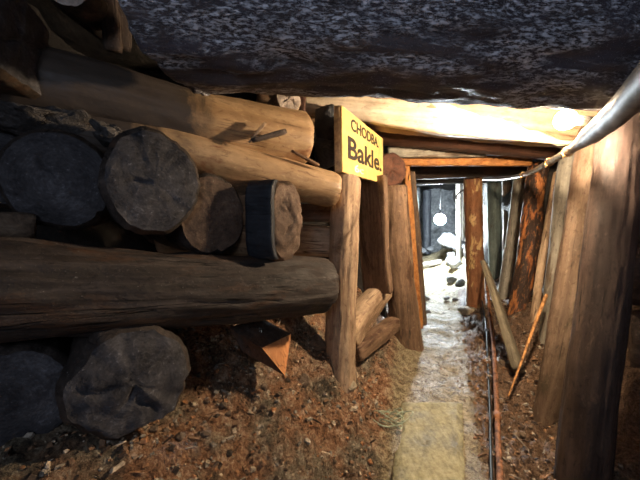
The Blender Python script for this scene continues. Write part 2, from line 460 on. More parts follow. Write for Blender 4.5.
D_ = np.sqrt(((C_[:, None, :2] - C_[None, :, :2]) ** 2).sum(-1))
A_ = np.zeros((n_ + 3, n_ + 3)); A_[:n_, :n_] = D_ + np.eye(n_) * -.02
A_[:n_, n_] = 1; A_[:n_, n_ + 1:] = C_[:, :2]; A_[n_, :n_] = 1; A_[n_ + 1:, :n_] = C_[:, :2].T
W_ = np.linalg.solve(A_, np.concatenate([C_[:, 2], [0, 0, 0]]))
def ground_base(x, y):
    d = np.sqrt((C_[:, 0] - x) ** 2 + (C_[:, 1] - y) ** 2)
    return float(d @ W_[:n_] + W_[n_] + W_[n_ + 1] * x + W_[n_ + 2] * y)
def ground_z(x, y):
    z = ground_base(x, y)
    m = .5 * (xl(y) + xr(y)); w = .5 * (xr(y) - xl(y))
    k = min(1.0, max(0.0, (abs(x - m) - w * .85) / .25))     # rougher off the walkway
    p = Vector((x, y, z))
    amp = .012 + .05 * k
    z += amp * fr(p * 3.0, 3) + (.006 + .028 * k) * fr(p * 9.0 + Vector((3, 1, 0)), 5)
    z += k * .05 * (abs(noise.noise(p * 15)) - .2) + k * .02 * abs(noise.noise(p * 33))
    return z
ys = [-.4]
while ys[-1] < 13: ys.append(ys[-1] + max(.014, min(.12, .012 * (ys[-1] + .2))))
NU = 300
us = [-2.4 + 4.8 * i / (NU - 1) for i in range(NU)]
us = [u * (.55 + .45 * abs(u) / 2.4) for u in us]
V = []; Z = []
for y in ys:
    mid = .5 * (xl(y) + xr(y))
    for u in us:
        x = mid + u
        V.append((x, y, ground_z(x, y)))
        a = (x - xl(y)); b = (x - xr(y))
        zone = .5
        if a < .12: zone = max(0.0, .5 + (a - .12) * 1.6)
        if b > -.06: zone = min(1.0, .5 + (b + .06) * 2.2)
        if y > 5.5: zone = .5
        Z.append(zone)
LL = [(-2.2, -.3), (-2.1, 1.2), (-1.5, 2.4), (-.4, 2.9), (.66, 3.3), (1.05, 4.3), (1.45, 6), (2.1, 9), (2.3, 12.2)]
RL = [(3.4, -.3), (3.4, 1.7), (3.0, 2.5), (2.7, 3.6), (3.05, 5), (3.55, 7), (4.3, 9.5), (5.8, 12.2)]
left, midf, right = [], [], []
for j in range(len(ys) - 1):
    for i in range(NU - 1):
        a = j * NU + i
        f = (a, a + 1, a + NU + 1, a + NU)
        x, y, z = V[a]
        if x < np.interp(y, [q_[1] for q_ in LL], [q_[0] for q_ in LL]) - .2 or x > np.interp(y, [q_[1] for q_ in RL], [q_[0] for q_ in RL]) + .2 or y > 12: continue
        jit = .06 * noise.noise(Vector((x * 6, y * 6, 2)))
        if x < xl(y) - .12 + jit and y < 9: left.append(f)
        elif x > xr(y) + .05 + jit and y < 9: right.append(f)
        else: midf.append(f)
def sub_mesh(name, faces, **kw):
    ids = sorted({i for f in faces for i in f}); mp = {a: k for k, a in enumerate(ids)}
    o = mesh(name, [V[i] for i in ids], [tuple(mp[i] for i in f) for f in faces], M['ground'])
    at = o.data.attributes.new('zone', 'FLOAT', 'POINT'); at.data.foreach_set('value', [Z[i] for i in ids])
    return meta(o, **kw)
sub_mesh('floor', midf, kind='structure')
sub_mesh('earth_bank', left, label='sloping bank of loose reddish-brown earth under the log crib', cat='earth', kind='stuff')
sub_mesh('rubble_bank', right, label='brown earth and rubble heaped along the leaning props', cat='rubble', kind='stuff')

# ------------------------------------------------------------------ rock shell
def shell(name, line, z0, z1, kind='structure', amp=.12, mat='rockdark', flip=False, step=.08):
    pts = []
    for a, b in zip(line[:-1], line[1:]):
        a, b = Vector(a), Vector(b); n = max(1, int((b - a).length / step))
        for k in range(n): pts.append(a + (b - a) * k / n)
    pts.append(Vector(line[-1]))
    nz = int((z1 - z0) / step); Vv = []
    for p in pts:
        for k in range(nz + 1):
            q = Vector((p.x, p.y, z0 + (z1 - z0) * k / nz))
            d = Vector((fr(q * 1.7, 4), fr(q * 1.7 + Vector((7, 7, 7)), 4), 0)) * amp
            Vv.append(q + d)
    Fc = []
    for i in range(len(pts) - 1):
        for k in range(nz):
            a = i * (nz + 1) + k
            f = (a, a + nz + 1, a + nz + 2, a + 1)
            Fc.append(f[::-1] if flip else f)
    o = mesh(name, Vv, Fc, M[mat]); o['kind'] = kind; return o
shell('wall_left', LL, -.2, 2.75, mat='rockvoid')
shell('wall_right', RL, -.2, 2.75, flip=True)
shell('wall_back', [(2.0, 11.6), (6.0, 11.6)], -.2, 2.75, amp=.3, mat='rockgrey')
def ceiling():
    Vv = []; Fc = []; ny, nx = 120, 60
    for j in range(ny):
        y = -.3 + 12.6 * j / (ny - 1)
        x0 = np.interp(y, [a[1] for a in LL], [a[0] for a in LL]) - .3
        x1 = np.interp(y, [a[1] for a in RL], [a[0] for a in RL]) + .3
        for i in range(nx):
            x = x0 + (x1 - x0) * i / (nx - 1)
            Vv.append((x, y, 2.62 + .16 * fr(Vector((x * 1.5, y * 1.5, 4)), 4)))
    for j in range(ny - 1):
        for i in range(nx - 1):
            a = j * nx + i; Fc.append((a, a + nx, a + nx + 1, a + 1))
    o = mesh('ceiling', Vv, Fc, M['rockvoid']); o['kind'] = 'structure'
ceiling()

# ------------------------------------------------------------------ the great frosted beam overhead
bp0 = Vector((-.53, 1.14, 2.11)); bp1 = Vector((1.95, 1.24, 2.03))
# find which local axis points to the upper front of the beam
q = axis_rot(bp0, bp1)
upf = q.inverted() @ Vector((0, -.1, .99))
BEAM_AX = 0 if abs(upf.x) > abs(upf.y) else 1
BEAM_SG = math.copysign(1.0, upf[BEAM_AX])
M['beam'] = beam_mat()
log('roof_beam', bp0, bp1, .27, .255, M['beam'], 'huge dark round beam crossing overhead, crusted with white mould along its upper side', 'beam',
    tilt0=.35, ends=(M['end_dark'], None), lump=.07, rough=.04, ncrack=3, crack=.05, nth=90, step=.02, bend=.03)

# ------------------------------------------------------------------ log crib on the left
G = 'butt ends of the crib logs'
def crib_end(px, py, Y, r, axis, L, label, name='crib_log', mat='crib', endm='end_dark', **kw):
    c = P(px, py, Y); a = Vector(axis).normalized()
    return log(name, c, c - a * L, r, r * .95, M[mat], label, 'log', ends=(M[endm], None), **kw)
crib_end(59, 181, 1.00, .160, (.52, -.85, -.04), 1.0, 'round grey cut log end above the long crib log, nearest the stone-filled gap', lump=.07, asp=1.06, end_kw=dict(dome=.014, rough=.008, cracks=1))
crib_end(154, 183, 1.05, .158, (.60, -.80, -.02), .9, 'largest round grey cut log end, second from the squared log along the crib', lump=.06, asp=1.2, end_kw=dict(dome=.008, rough=.007, cracks=1))
crib_end(213, 216, 1.24, .145, (.66, -.75, 0), .75, 'brownish round cut log end beside the squared log, half behind the larger end', lump=.08, asp=1.2, endm='end_brown', end_kw=dict(dome=.01, rough=.007, cracks=0))
crib_end(1, 170, 1.22, .15, (.55, -.83, 0), .7, 'dark shadowed log end at the near end of the row, beyond the round grey end', lump=.1)
crib_end(135, 382, .96, .186, (.66, -.75, .02), .95, 'dark knobbly log end resting on the earth bank beneath the long crib log', lump=.16, rough=.03, end_kw=dict(dome=.02, rough=.012, cracks=3))
crib_end(8, 402, .86, .165, (.5, -.86, 0), .8, 'dark round log end low in the corner beside the knobbly log end', lump=.08, end_kw=dict(dome=.01, rough=.008, cracks=0))
# squared log with a blackened hewn face
c4 = P(291, 220, 1.42); ax4 = Vector((.93, -.37, 0)).normalized()
e4 = log('squared_log', c4 - ax4 * .02, c4 - ax4 * .75, .155, .15, M['crib_warm'], 'squared-off log with rough brown end and a blackened hewn face', 'log',
         ends=(M['end_brown'], None), ex=3.0, asp=1.3, lump=.1, roll=0.0, end_kw=dict(dome=.03, rough=.03))
# long crib log
log('long_crib_log', P(-40, 290, .82), P(322, 283, 1.66), .148, .150, M['crib'], 'long dark horizontal log carrying the row of cut log ends', 'log',
    ends=(None, M['end_brown']), lump=.09, rough=.035, nth=90, step=.014, bend=.03, ncrack=3, crack=.05)
# the two tan logs above
log('tan_crib_log', P(10, 84, 1.2), P(303, 141, 1.88), .14, .168, M['tanshaded'], 'upper tan peeled log lying under the great beam', 'log', 'x' and None,
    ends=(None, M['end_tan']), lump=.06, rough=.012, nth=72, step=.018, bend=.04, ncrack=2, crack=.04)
log('tan_crib_log', P(60, 128, 1.30), P(334, 189, 1.86), .125, .108, M['tanshaded2'], 'tapering tan peeled log whose end butts against the sign post', 'log',
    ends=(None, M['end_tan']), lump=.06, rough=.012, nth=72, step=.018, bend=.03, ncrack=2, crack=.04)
# corner timber blocks, upper left
c = P(20, 38, 1.05)
log('squared_timber', c, c + Vector((-.95, -.25, .02)), .165, .165, M['block'], 'dark brown squared timber with a crack across, in the upper corner', 'timber',
    ends=(M['end_dark'], None), ex=8, asp=.98, lump=.03, rough=.03, roll=.06, ncrack=3, crack=.08, nth=72)
c = P(60, -24, 1.08)
log('overhead_log', c, c + Vector((-.3, .7, .25)), .085, .085, M['crib'], 'blue-grey log end poking down beside the dark corner timber', 'log', ends=(M['end_pale'], None))
for k, (a, b, w, lab) in enumerate([((104, -20, 1.32), (109, 50, 1.36), .035, 'narrow dark upright board beside the great beam, nearer the crib corner'),
                                    ((121, -25, 1.34), (120, 48, 1.4), .045, 'wider dark upright board against the sawn end of the great beam')]):
    log('upright_board', P(*b), P(*a), w, w, M['dark'], lab, 'board', ex=6, asp=.5, lump=.06, nth=32)
log('stone_block', P(-22, 224, .90), P(36, 225, .98), .045, .05, M['stone'], 'small grey-brown block wedged between the corner log end and the long log', 'block', ex=5, asp=.8, lump=.15, rough=.05, nth=40)
for k, (px, py, Y, sz, lab) in enumerate([(18, 117, 1.16, (.17, .13, .075), 'crumbly grey clod packed over the corner log ends, under the squared timber'),
                                          (64, 126, 1.22, (.12, .12, .06), 'crumbly grey clod on top of the round grey log end'),
                                          (116, 140, 1.24, (.075, .10, .06), 'small grey clod wedged between the two largest log ends')]):
    blob('clod', P(px, py, Y), sz, M['clod'], 40 + k, lab, 'clod', amp=.55, freq=2.2)
# splinters on the tan log
log('wood_wedge', P(247, 141, 1.50), P(263, 122, 1.53), .010, .016, M['bright'], 'pale wedge sticking up between the two tan logs', 'wedge', ex=6, asp=.5, nth=24)
log('wood_wedge', P(252, 142, 1.50), P(285, 132, 1.58), .016, .021, M['dark'], 'dark charred wedge lying between the two tan logs', 'wedge', ex=5, asp=.7, nth=24)
log('wood_wedge', P(292, 150, 1.62), P(320, 164, 1.70), .010, .014, M['crib_warm'], 'thin brown splinter resting on the lower tan log', 'wedge', ex=5, asp=.6, nth=24)
# pale mouldy log end over the tan log and the plank behind
c = P(288, 100, 1.85)
log('pale_log', c, c + Vector((-.35, .75, .05)), .085, .085, M['tanpost'], 'pale mouldy round log end peeping between great beam and tan log', 'log', ends=(M['end_pale'], None), asp=1.0)
log('upright_plank', P(303, 145, 2.15), P(303, 85, 2.15), .09, .09, M['red'], 'reddish upright plank behind the pale mouldy log end', 'plank', ex=7, asp=.25, nth=32, lump=.03)
# stacked timbers behind the sign post
log('stacked_timber', P(280, 213, 2.15), P(338, 213, 2.22), .062, .062, M['brownpost'], 'dark brown timber, upper of the two stacked behind the squared log', 'timber', ex=5, nth=40, lump=.05)
log('stacked_timber', P(278, 240, 2.10), P(336, 243, 2.18), .12, .12, M['tanpost'], 'lighter brown timber, lower of the two stacked behind the squared log', 'timber', ex=5, asp=.9, nth=40, lump=.06)
# black rock behind the sign
blob('dark_rock', P(327, 120, 2.28), (.13, .12, .17), M['rockblue'], 5, 'blue-black lump of rock hanging behind the sign, topmost of two', 'rock')
blob('dark_rock', P(329, 155, 2.25), (.12, .12, .14), M['rockblue'], 8, 'blue-black lump of rock beneath another, between tan log and sign', 'rock')

# broken log stump with an orange split face
def stump():
    e = empty('broken_log_stump', P(262, 345, 1.52), 'broken-off log stump on the earth bank with an orange split face', 'log')
    def L(px, py, Y): return P(px, py, Y) - e.location
    # top: mossy brown bark slab, wedge beneath with a clean orange face to the side
    A = L(229, 328, 1.46); B = L(258, 316, 1.62); C = L(291, 334, 1.62); D = L(262, 348, 1.42)
    T = L(285, 376, 1.48); S = L(243, 352, 1.46); R = L(262, 374, 1.7)
    def quad(pts, n=14, amp=.006, sd=0):
        a, b, c_, d = pts; Vv = []; Fc = []
        for j in range(n + 1):
            for i in range(n + 1):
                u, v = i / n, j / n
                p = a * (1 - u) * (1 - v) + b * u * (1 - v) + c_ * u * v + d * (1 - u) * v
                w = min(u, 1 - u, v, 1 - v) * 4
                p = p + Vector((0, 0, 1)) * amp * min(1, w) * (1 + fr(p * 20 + Vector((sd, 0, 0)), 4)) 
                Vv.append(p)
        for j in range(n):
            for i in range(n):
                k = j * (n + 1) + i; Fc.append((k, k + 1, k + n + 2, k + n + 1))
        return Vv, Fc
    v1, f1 = quad((A, D, C, B), amp=.015)
    v2, f2 = quad((A, S, T, D), amp=.004, sd=4); v3, f3 = quad((B, C, R, R), amp=.002); v4, f4 = quad((A, B, R, S), amp=.002)
    v, f = [], []
    for vv, ff in ((v1, f1), (v2, f2), (v3, f3), (v4, f4)):
        k = len(v); v += vv; f += [tuple(i + k for i in q_) for q_ in ff]
    mesh('bark', v, f, M['dark'], e)
    v, f = quad((D, T, C, C), amp=.003, sd=9)
    o = mesh('split_face', v, f, M['split'], e); o['label'] = 'orange split face'
stump()

# hewn facet on the squared log: a part of its own
side = Vector((-.37, -.93, 0)).normalized()
def hewn():
    e = e4
    inv = (e.matrix_basis).inverted() if False else (Matrix.Translation(e.location) @ e.rotation_quaternion.to_matrix().to_4x4()).inverted()
    Vv = []; Fc = []; n, m = 10, 24
    for j in range(m + 1):
        for i in range(n + 1):
            u, v = i / n, j / m
            c_ = c4 - ax4 * (.015 + .13 * u) + side * (.158 - .012 * abs(2 * v - 1) ** 6 * 3) + Vector((0, 0, .175 - .35 * v))
            c_ += side * .004 * fr(c_ * 20, 3)
            Vv.append(inv @ c_)
    for j in range(m):
        for i in range(n):
            k = j * (n + 1) + i; Fc.append((k, k + 1, k + n + 2, k + n + 1))
    k = len(Vv); back = [inv @ (Matrix.Translation(e.location) @ e.rotation_quaternion.to_matrix().to_4x4() @ v - side * .03) for v in Vv]
    Vv += back; Fc += [tuple(i + k for i in f[::-1]) for f in Fc]
    N = n + 1
    edge = [i for i in range(N)] + [j * N + n for j in range(1, m + 1)] + [m * N + i for i in range(n - 1, -1, -1)] + [j * N for j in range(m - 1, 0, -1)]
    for a, b in zip(edge, edge[1:] + edge[:1]): Fc.append((b, a, a + k, b + k))
    o = mesh('hewn_face', Vv, Fc, M['facet'], e); o['label'] = 'blackened flat hewn face'
hewn()

# ------------------------------------------------------------------ props on the left
def prop(top, bot, r0, r1, mat, label, name='pit_prop', **kw):
    return log(name, P(*bot), P(*top), r0, r1, M[mat], label, 'post', **kw)
prop((345, 177, 2.04), (340, 396, 1.97), .105, .098, 'tanpost', 'tan post standing beneath the yellow sign', name='sign_post', lump=.1, rough=.03, nth=64, ncrack=3, crack=.1, ends=(None, M['end_tan']), butt=.1)
log('wide_board', P(377, 292, 2.62), P(371, 178, 2.68), .15, .15, M['brownpost'], 'wide brown upright board between the sign post and the leaning prop', 'board', roll=math.pi/2, ex=8, asp=.2, nth=48, lump=.02)
prop((394, 186, 3.06), (405, 352, 3.12), .155, .135, 'brownpost', 'thick brown leaning prop with a splayed foot beside the wide board', lump=.12, rough=.03, butt=.35, ncrack=3, crack=.08)
prop((405, 160, 3.25), (419, 328, 3.3), .038, .036, 'orange', 'slim orange-edged prop at the mouth of the lit passage', ex=4, asp=1.0)
prop((411, 172, 3.5), (423, 324, 3.6), .05, .05, 'propbrown', 'thin brown upright behind the orange-edged prop', lump=.1)
c = P(391, 169, 2.98)
log('stub_log', c, c + Vector((-.04, .22, .01)), .168, .17, M['red'], 'dark reddish round log end just behind the sign', 'log', ends=(M['end_red'], None), lump=.03)
log('short_timber', P(345, 336, 2.25), P(384, 288, 2.75), .10, .09, M['tanpost'], 'pale short timber propped behind the sign post foot', 'timber', ex=4, asp=1.0, lump=.08, ends=(M['end_tan'], M['end_tan']))
log('short_timber', P(352, 352, 2.3), P(394, 322, 2.8), .07, .07, M['brownpost'], 'lower brown short timber half buried by the thick prop foot', 'timber', ex=4, lump=.1)

# ------------------------------------------------------------------ sign
def sign():
    TL = P(342, 105, 1.875); TR = P(383, 139, 2.775); BL = P(342, 172, 1.875); BR = P(383, 183, 2.775)
    org = (BL + BR + TL + TR) / 4
    W = ((TR - TL).length + (BR - BL).length) / 2
    ex_ = ((BR - BL) + (TR - TL)).normalized(); ez = Vector((0, 0, 1)); ez = (ez - ex_ * ez.dot(ex_)).normalized()
    H = ((TL - BL).length + (TR - BR).length) / 2
    nrm = ex_.cross(ez).normalized()
    R = Matrix((ex_, ez, nrm)).transposed()
    e = empty('sign_board', org, 'yellow painted board sign reading Bakle. in black letters above the tan post', 'sign', rot=R.to_quaternion())
    def box(name, x0, x1, y0, y1, z0, z1, mat, wob=.0, n=20):
        import bmesh
        bm = bmesh.new(); bmesh.ops.create_cube(bm, size=1)
        for v in bm.verts: v.co = Vector(((x0 + x1) / 2 + v.co.x * (x1 - x0), (y0 + y1) / 2 + v.co.y * (y1 - y0), (z0 + z1) / 2 + v.co.z * (z1 - z0)))
        bmesh.ops.bevel(bm, geom=bm.edges[:], offset=min(.003, (z1 - z0) * .2), segments=2, affect='EDGES')
        me = bpy.data.meshes.new(name); bm.to_mesh(me); bm.free(); me.materials.append(mat)
        o = bpy.data.objects.new(name, me); o.parent = e; link(o); return o
    box('panel', -W / 2, W / 2, -H / 2, H / 2, -.012, .0, M['sign'])
    box('backing_frame', -W / 2 - .006, W / 2, -H / 2, H / 2, -.05, -.012, M['signedge'])
    box('mounting_block', -W / 2 + .06, -W / 2 + .14, H / 2 - .1, H / 2 - .02, -.075, -.05, M['dark'])
    def text(s, name, u0, u1, v0, v1, mat, offset=.012):
        cu = bpy.data.curves.new(name, 'FONT'); cu.body = s; cu.extrude = .002; cu.offset = offset; cu.size = 1; cu.resolution_u = 4
        tmp = bpy.data.objects.new(name, cu); link(tmp)
        bpy.context.view_layer.update()
        me = bpy.data.meshes.new_from_object(tmp.evaluated_get(bpy.context.evaluated_depsgraph_get()))
        bpy.data.objects.remove(tmp); me.name = name
        xs = [v.co.x for v in me.vertices]; yy = [v.co.y for v in me.vertices]
        x0, x1, y0, y1 = min(xs), max(xs), min(yy), max(yy)
        for v in me.vertices:
            v.co.x = -W / 2 + W * (u0 + (u1 - u0) * (v.co.x - x0) / (x1 - x0))
            v.co.y = -H / 2 + H * (v0 + (v1 - v0) * (v.co.y - y0) / (y1 - y0))
            v.co.z = .0012 + (.0012 if v.co.z > 0 else -.0012)
        me.materials.clear(); me.materials.append(mat)
        o = bpy.data.objects.new(name, me); o.parent = e; link(o); return o
    o = text('CHODBA.', 'lettering', .16, .84, .72, .92, M['ink'], .02); o['label'] = 'small black capitals along the top'
    o = text('Bakle.', 'lettering', .10, .94, .24, .60, M['ink'], .02); o['label'] = 'large black letters reading Bakle.'
    o = text('6c', 'scrawl', .22, .42, .06, .19, M['chalk'], .01); o['label'] = 'white scrawl under the name'
sign()

# ------------------------------------------------------------------ roof timbers
RT = 'roof timbers'
srt = log('split_roof_timber', P(262, 93, 2.56), P(620, 124, 2.52), .205, .225, M['bright'], 'broad pale split roof timber glowing behind the bare bulb', 'timber', ends=(M['torn'], M['torn']), ex=3.2, asp=1.0, lump=.06, rough=.035, nth=80, ncrack=3, crack=.07, roll=.0)
def torn():
    e = srt; Mx = (Matrix.Translation(e.location) @ e.rotation_quaternion.to_matrix().to_4x4()).inverted()
    Vv = []; Fc = []; n, m = 70, 12
    for i in range(n + 1):
        x = 284 + (596 - 284) * i / n
        top = float(np.interp(x, [284, 340, 450, 470, 500, 530, 560, 596], [86, 90, 99, 110, 117, 128, 139, 146]))
        bot = float(np.interp(x, [284, 370, 440, 596], [112, 124, 136, 147.5]))
        jag = 3.2 * fr(Vector((x * .06, 1, 1)), 4)
        for j in range(m + 1):
            v = j / m; py = top + jag + (bot - top - jag) * v
            ed = min(1, min(v, 1 - v) * 5) if x < 590 else 0
            p = P(x, py, 2.345 - .022 * ed - .012 * fr(Vector((x * .03, py * .2, 3)), 4) + (.06 if j in (0, m) else 0))
            Vv.append(Mx @ p)
    for i in range(n):
        for j in range(m):
            a = i * (m + 1) + j; Fc.append((a, a + 1, a + m + 2, a + m + 1))
    o = mesh('torn_grain', Vv, Fc, M['torn'], e); o['label'] = 'pale torn grain where the timber was split'
    md = o.modifiers.new('thickness', 'SOLIDIFY'); md.thickness = .03; md.offset = -1
torn()
log('red_roof_timber', P(366, 132, 2.95), P(580, 150, 2.9), .11, .11, M['red'], 'dark reddish roof timber under the pale split one', 'timber', ex=4, asp=1.0, lump=.05)
log('roof_wedge_plank', P(388, 153, 3.1), P(486, 153, 3.08), .034, .02, M['greypost'], 'pale tapering plank wedged over the orange-edged cap', 'plank', ex=5, asp=1.6, lump=.08, nth=32)
log('cap_timber', P(386, 160, 3.2), P(530, 162, 3.2), .042, .04, M['orange'], 'orange-edged cap timber spanning the mouth of the lit passage', 'timber', ex=5, asp=1.3, lump=.05, rough=.03)
log('cap_timber', P(398, 172, 4.0), P(560, 168, 4.0), .09, .09, M['dark'], 'dark cap timber resting on the half-peeled post', 'timber', ex=3, lump=.06)
log('cap_timber', P(395, 180, 5.6), P(500, 178, 5.6), .10, .10, M['dark'], 'dark cap timber farther in, behind the half-peeled post', 'timber', lump=.06)
# ------------------------------------------------------------------ props on the right
prop((473.5, 166, 4.25), (475.5, 312, 4.28), .118, .115, 'peel', 'upright prop with flaking pale bark at the edge of the lit passage', lump=.07, rough=.03)
blob('footing_stone', P(471, 311.5, 4.15), (.19, .15, .09), M['stonepale'], 31, 'flat pale footing block under the half-peeled post', 'block', amp=.1)
prop((494, 174, 4.9), (495, 292, 4.9), .098, .1, 'greenpost', 'grey-green upright prop just past the half-peeled post', lump=.08)
prop((509, 174, 5.0), (508, 280, 5.0), .09, .09, 'brownpost', 'dark brown upright prop between the grey-green and the grey leaning props', lump=.08)
prop((522, 172, 3.95), (501, 326, 3.75), .078, .082, 'greypost', 'narrow grey leaning prop beside the one with orange bark', lump=.08)
prop((540, 165, 3.3), (518, 318, 3.15), .092, .098, 'bark', 'leaning prop covered in flaking orange and black bark', lump=.10, rough=.06, nth=72)
prop((557, 172, 3.05), (531, 335, 2.85), .036, .034, 'tanpost', 'thin tan leaning pole beside the flaking orange bark prop', lump=.1, nth=32)
prop((572, 140, 2.75), (545, 355, 2.55), .068, .078, 'greypost', 'grey-brown leaning prop between thin pole and broad tan prop', lump=.08)
prop((599, 128, 2.28), (542, 440, 1.97), .072, .112, 'propbrown', 'broad tan leaning prop with its foot in the rubble', lump=.08, rough=.02, nth=72, ncrack=2, crack=.05, butt=.05)
prop((626, 85, 1.84), (573, 540, 1.40), .112, .112, 'darkpost', 'thickest dark brown leaning prop, nearest the viewer', lump=.07, rough=.02, nth=80, ncrack=2, crack=.05)
# crib logs behind the great prop
zs = [(125, 'uppermost'), (198, 'second from the top'), (270, 'middle'), (342, 'lowest but one'), (414, 'lowest')]
for k, (py, w) in enumerate(zs):
    a = P(627 + (k % 2) * 3, py, 2.1); b = a + Vector((.62, -.62, .02))
    log('side_crib_log', a, b, .235, .24, M['dark'] if k % 2 else M['darkpost'], f'dark stacked wall log behind the thickest prop, {w} of five', 'log', ends=(M['end_brown'], None), lump=.12, rough=.04)
# leaning plank, stick, pipe, cable
log('leaning_plank', P(518, 372, 2.35), P(484, 262, 3.15), .078, .05, M['plankgrey'], 'grey-brown squared plank leaning in the rubble against the props', 'plank', ex=6, asp=.45, lump=.05, roll=.9, nth=40)
log('stick', P(508, 396, 2.12), P(546, 294, 2.46), .006, .013, M['stick'], 'thin orange-brown stick leaning on the broad tan prop', 'stick', lump=.15, nth=20)
def lay(px, py, Y, h):
    p = P(px, py, Y); return Vector((p.x, p.y, max(p.z, ground_z(p.x, p.y) + h)))
e = empty('rusty_pipe', P(500, 482, 1.52), 'thin rusty pipe running along the edge of the walkway', 'pipe')
pts = curve_pts([lay(502, 520, 1.25, .012), lay(500, 480, 1.46, .012), lay(498, 440, 1.75, .012), lay(497, 410, 2.0, .012), lay(495, 370, 2.4, .012), lay(492, 330, 2.95, .012), P(485, 268, 4.0)], 60)
tube('pipe_run', [p - e.location for p in pts], .0165, M['rust'], e, bumpy=.15)
tube('pipe_collar', [p - e.location for p in pts[27:30]], .023, M['rust'], e)
cab = curve_pts([lay(492, 520, 1.28, .008), lay(491.5, 478, 1.5, .008), lay(490.5, 440, 1.78, .008), lay(490, 410, 2.05, .008), lay(488, 370, 2.55, .008), lay(486, 335, 3.15, .008), P(482, 300, 4.1)], 60)
meta(tube('cable', cab, .009, M['black']), 'black cable lying between walkway and rusty pipe', 'cable')

# ------------------------------------------------------------------ overhead conduit
e = empty('conduit', P(570, 147, 1.7), 'silvery conduit clipped under the roof, sleeved where it comes nearest', 'pipe')
pts = curve_pts([P(470, 178, 5.2), P(497, 179, 3.9), P(525, 174.5, 2.95), P(553, 160, 2.2), P(575, 147, 1.75), P(601, 127, 1.26), P(627, 103, .96), P(670, 56, .70)], 90)
loc = [p - e.location for p in pts]
tube('pipe', loc[:58], .0235, M['pipe'], e, bumpy=.04)
rad = [.026 + .017 * min(1, max(0, (i - 52) / 8)) for i in range(50, 91)]
tube('sleeve', loc[50:], rad, M['sleeve'], e, nth=24, bumpy=.05)
for k in (25, 37, 47):
    d = (loc[k + 1] - loc[k]).normalized(); a = d.cross(Vector((0, 0, 1))).normalized(); b = a.cross(d)
    ring = [loc[k] + (a * math.cos(t) + b * math.sin(t)) * .0285 for t in [2 * math.pi * i / 20 for i in range(21)]]
    ring.append(ring[-1] + Vector((0.01, 0, -.04)))
    tube('clamp', ring, .0045, M['clamp'], e, nth=8)
k = 72
blob('screw_cap', loc[k] + Vector((-.022, -.026, .0)), (.011, .011, .011), M['clamp'], 3, parent=e, sub=2, amp=.1)

# ------------------------------------------------------------------ bare bulb by the conduit
def bulb():
    c = P(567, 120, 1.70); d = Vector((1, -.12, -.10)).normalized()
    q = d.to_track_quat('Z', 'Y')
    e = empty('light_bulb', c, 'glowing bare bulb in a black socket beside the conduit', 'lamp', rot=q)
    prof = [(-.062, .0), (-.060, .014), (-.052, .030), (-.038, .043), (-.020, .050), (0, .050), (.018, .044), (.034, .032), (.048, .022), (.06, .019)]
    def lathe(name, prof, mat, n=24):
        Vv = []; Fc = []
        for z, r in prof:
            for i in range(n):
                t = 2 * math.pi * i / n; Vv.append((r * math.cos(t), r * math.sin(t), z))
        for j in range(len(prof) - 1):
            for i in range(n):
                a = j * n + i; b = j * n + (i + 1) % n; Fc.append((a, b, b + n, a + n))
        return mesh(name, Vv, Fc, mat, e)
    lathe('glass', prof, emit('warm_bulb_glow', (1.0, .76, .50), BULB))
    lathe('socket', [(.058, .0), (.058, .023), (.066, .026), (.10, .027), (.125, .024), (.13, .012), (.13, 0)], M['socket'])
    tube('lead', [(0, 0, .125), (0, .01, .15), (0.01, .02, .18)], .006, M['black'], e, nth=8)
BULB = 1850.0
bulb()

# ------------------------------------------------------------------ floor things
def slab():
    a = P(411, 411, 2.12); x0, x1 = .395, .395
    import bmesh
    Vv = []; Fc = []; n, m = 24, 70
    y0, y1 = 1.1, P(430, 411, 2.14).y
    for j in range(m + 1):
        y = y0 + (y1 - y0) * j / m
        lx = .405 + .345 * (y - 1.57); rx = .79 + .46 * (y - 1.57)
        for i in range(n + 1):
            u = i / n; x = lx + (rx - lx) * u
            ed = min(u, 1 - u) * n; eg = 0 if ed > 1 else -.012
            if m - j < 1: eg = -.012
            x += .008 * noise.noise(Vector((y * 8, u * 2, 0))) * (1 if i in (0, n) else 0)
            Vv.append(Vector((x, y, .03 + eg + .004 * fr(Vector((x * 14, y * 14, 1)), 4))))
    N = n + 1
    for j in range(m):
        for i in range(n):
            k = j * N + i; Fc.append((k, k + 1, k + N + 1, k + N))
    k = len(Vv); Vv += [v - Vector((0, 0, .07)) for v in Vv]
    edge = [i for i in range(N)] + [j * N + n for j in range(1, m + 1)] + [m * N + i for i in range(n - 1, -1, -1)] + [j * N for j in range(m - 1, 0, -1)]
    for a_, b_ in zip(edge, edge[1:] + edge[:1]): Fc.append((b_, a_, a_ + k, b_ + k))
    o = mesh('walkway_slab', Vv, Fc, M['slab'])
    meta(o, 'flat yellowish concrete slab laid along the walkway nearest the viewer', 'slab')
slab()
def gz(x, y): return ground_z(x, y)
def put(px, py, Y):
    p = P(px, py, Y); return Vector((p.x, p.y, gz(p.x, p.y)))
# tangle of wire beside the slab
e = empty('wire_tangle', put(390, 436, 1.85), 'tangle of pale greenish wire beside the concrete slab', 'wire')
for k in range(9):
    r = .05 + rnd.random() * .06; ph = rnd.random() * 6
    tl = rnd.uniform(-.4, .4)
    pp = [Vector((math.cos(ph + t * .5) * r * (1 + .1 * k % 3), math.sin(ph + t * .5) * r * .8, .03 + tl * .1 * math.sin(t) + .012 * k * .4)) for t in range(0, 9)]
    tube('strand', curve_pts(pp, 30), .0028, M['fibre'], e, nth=6)
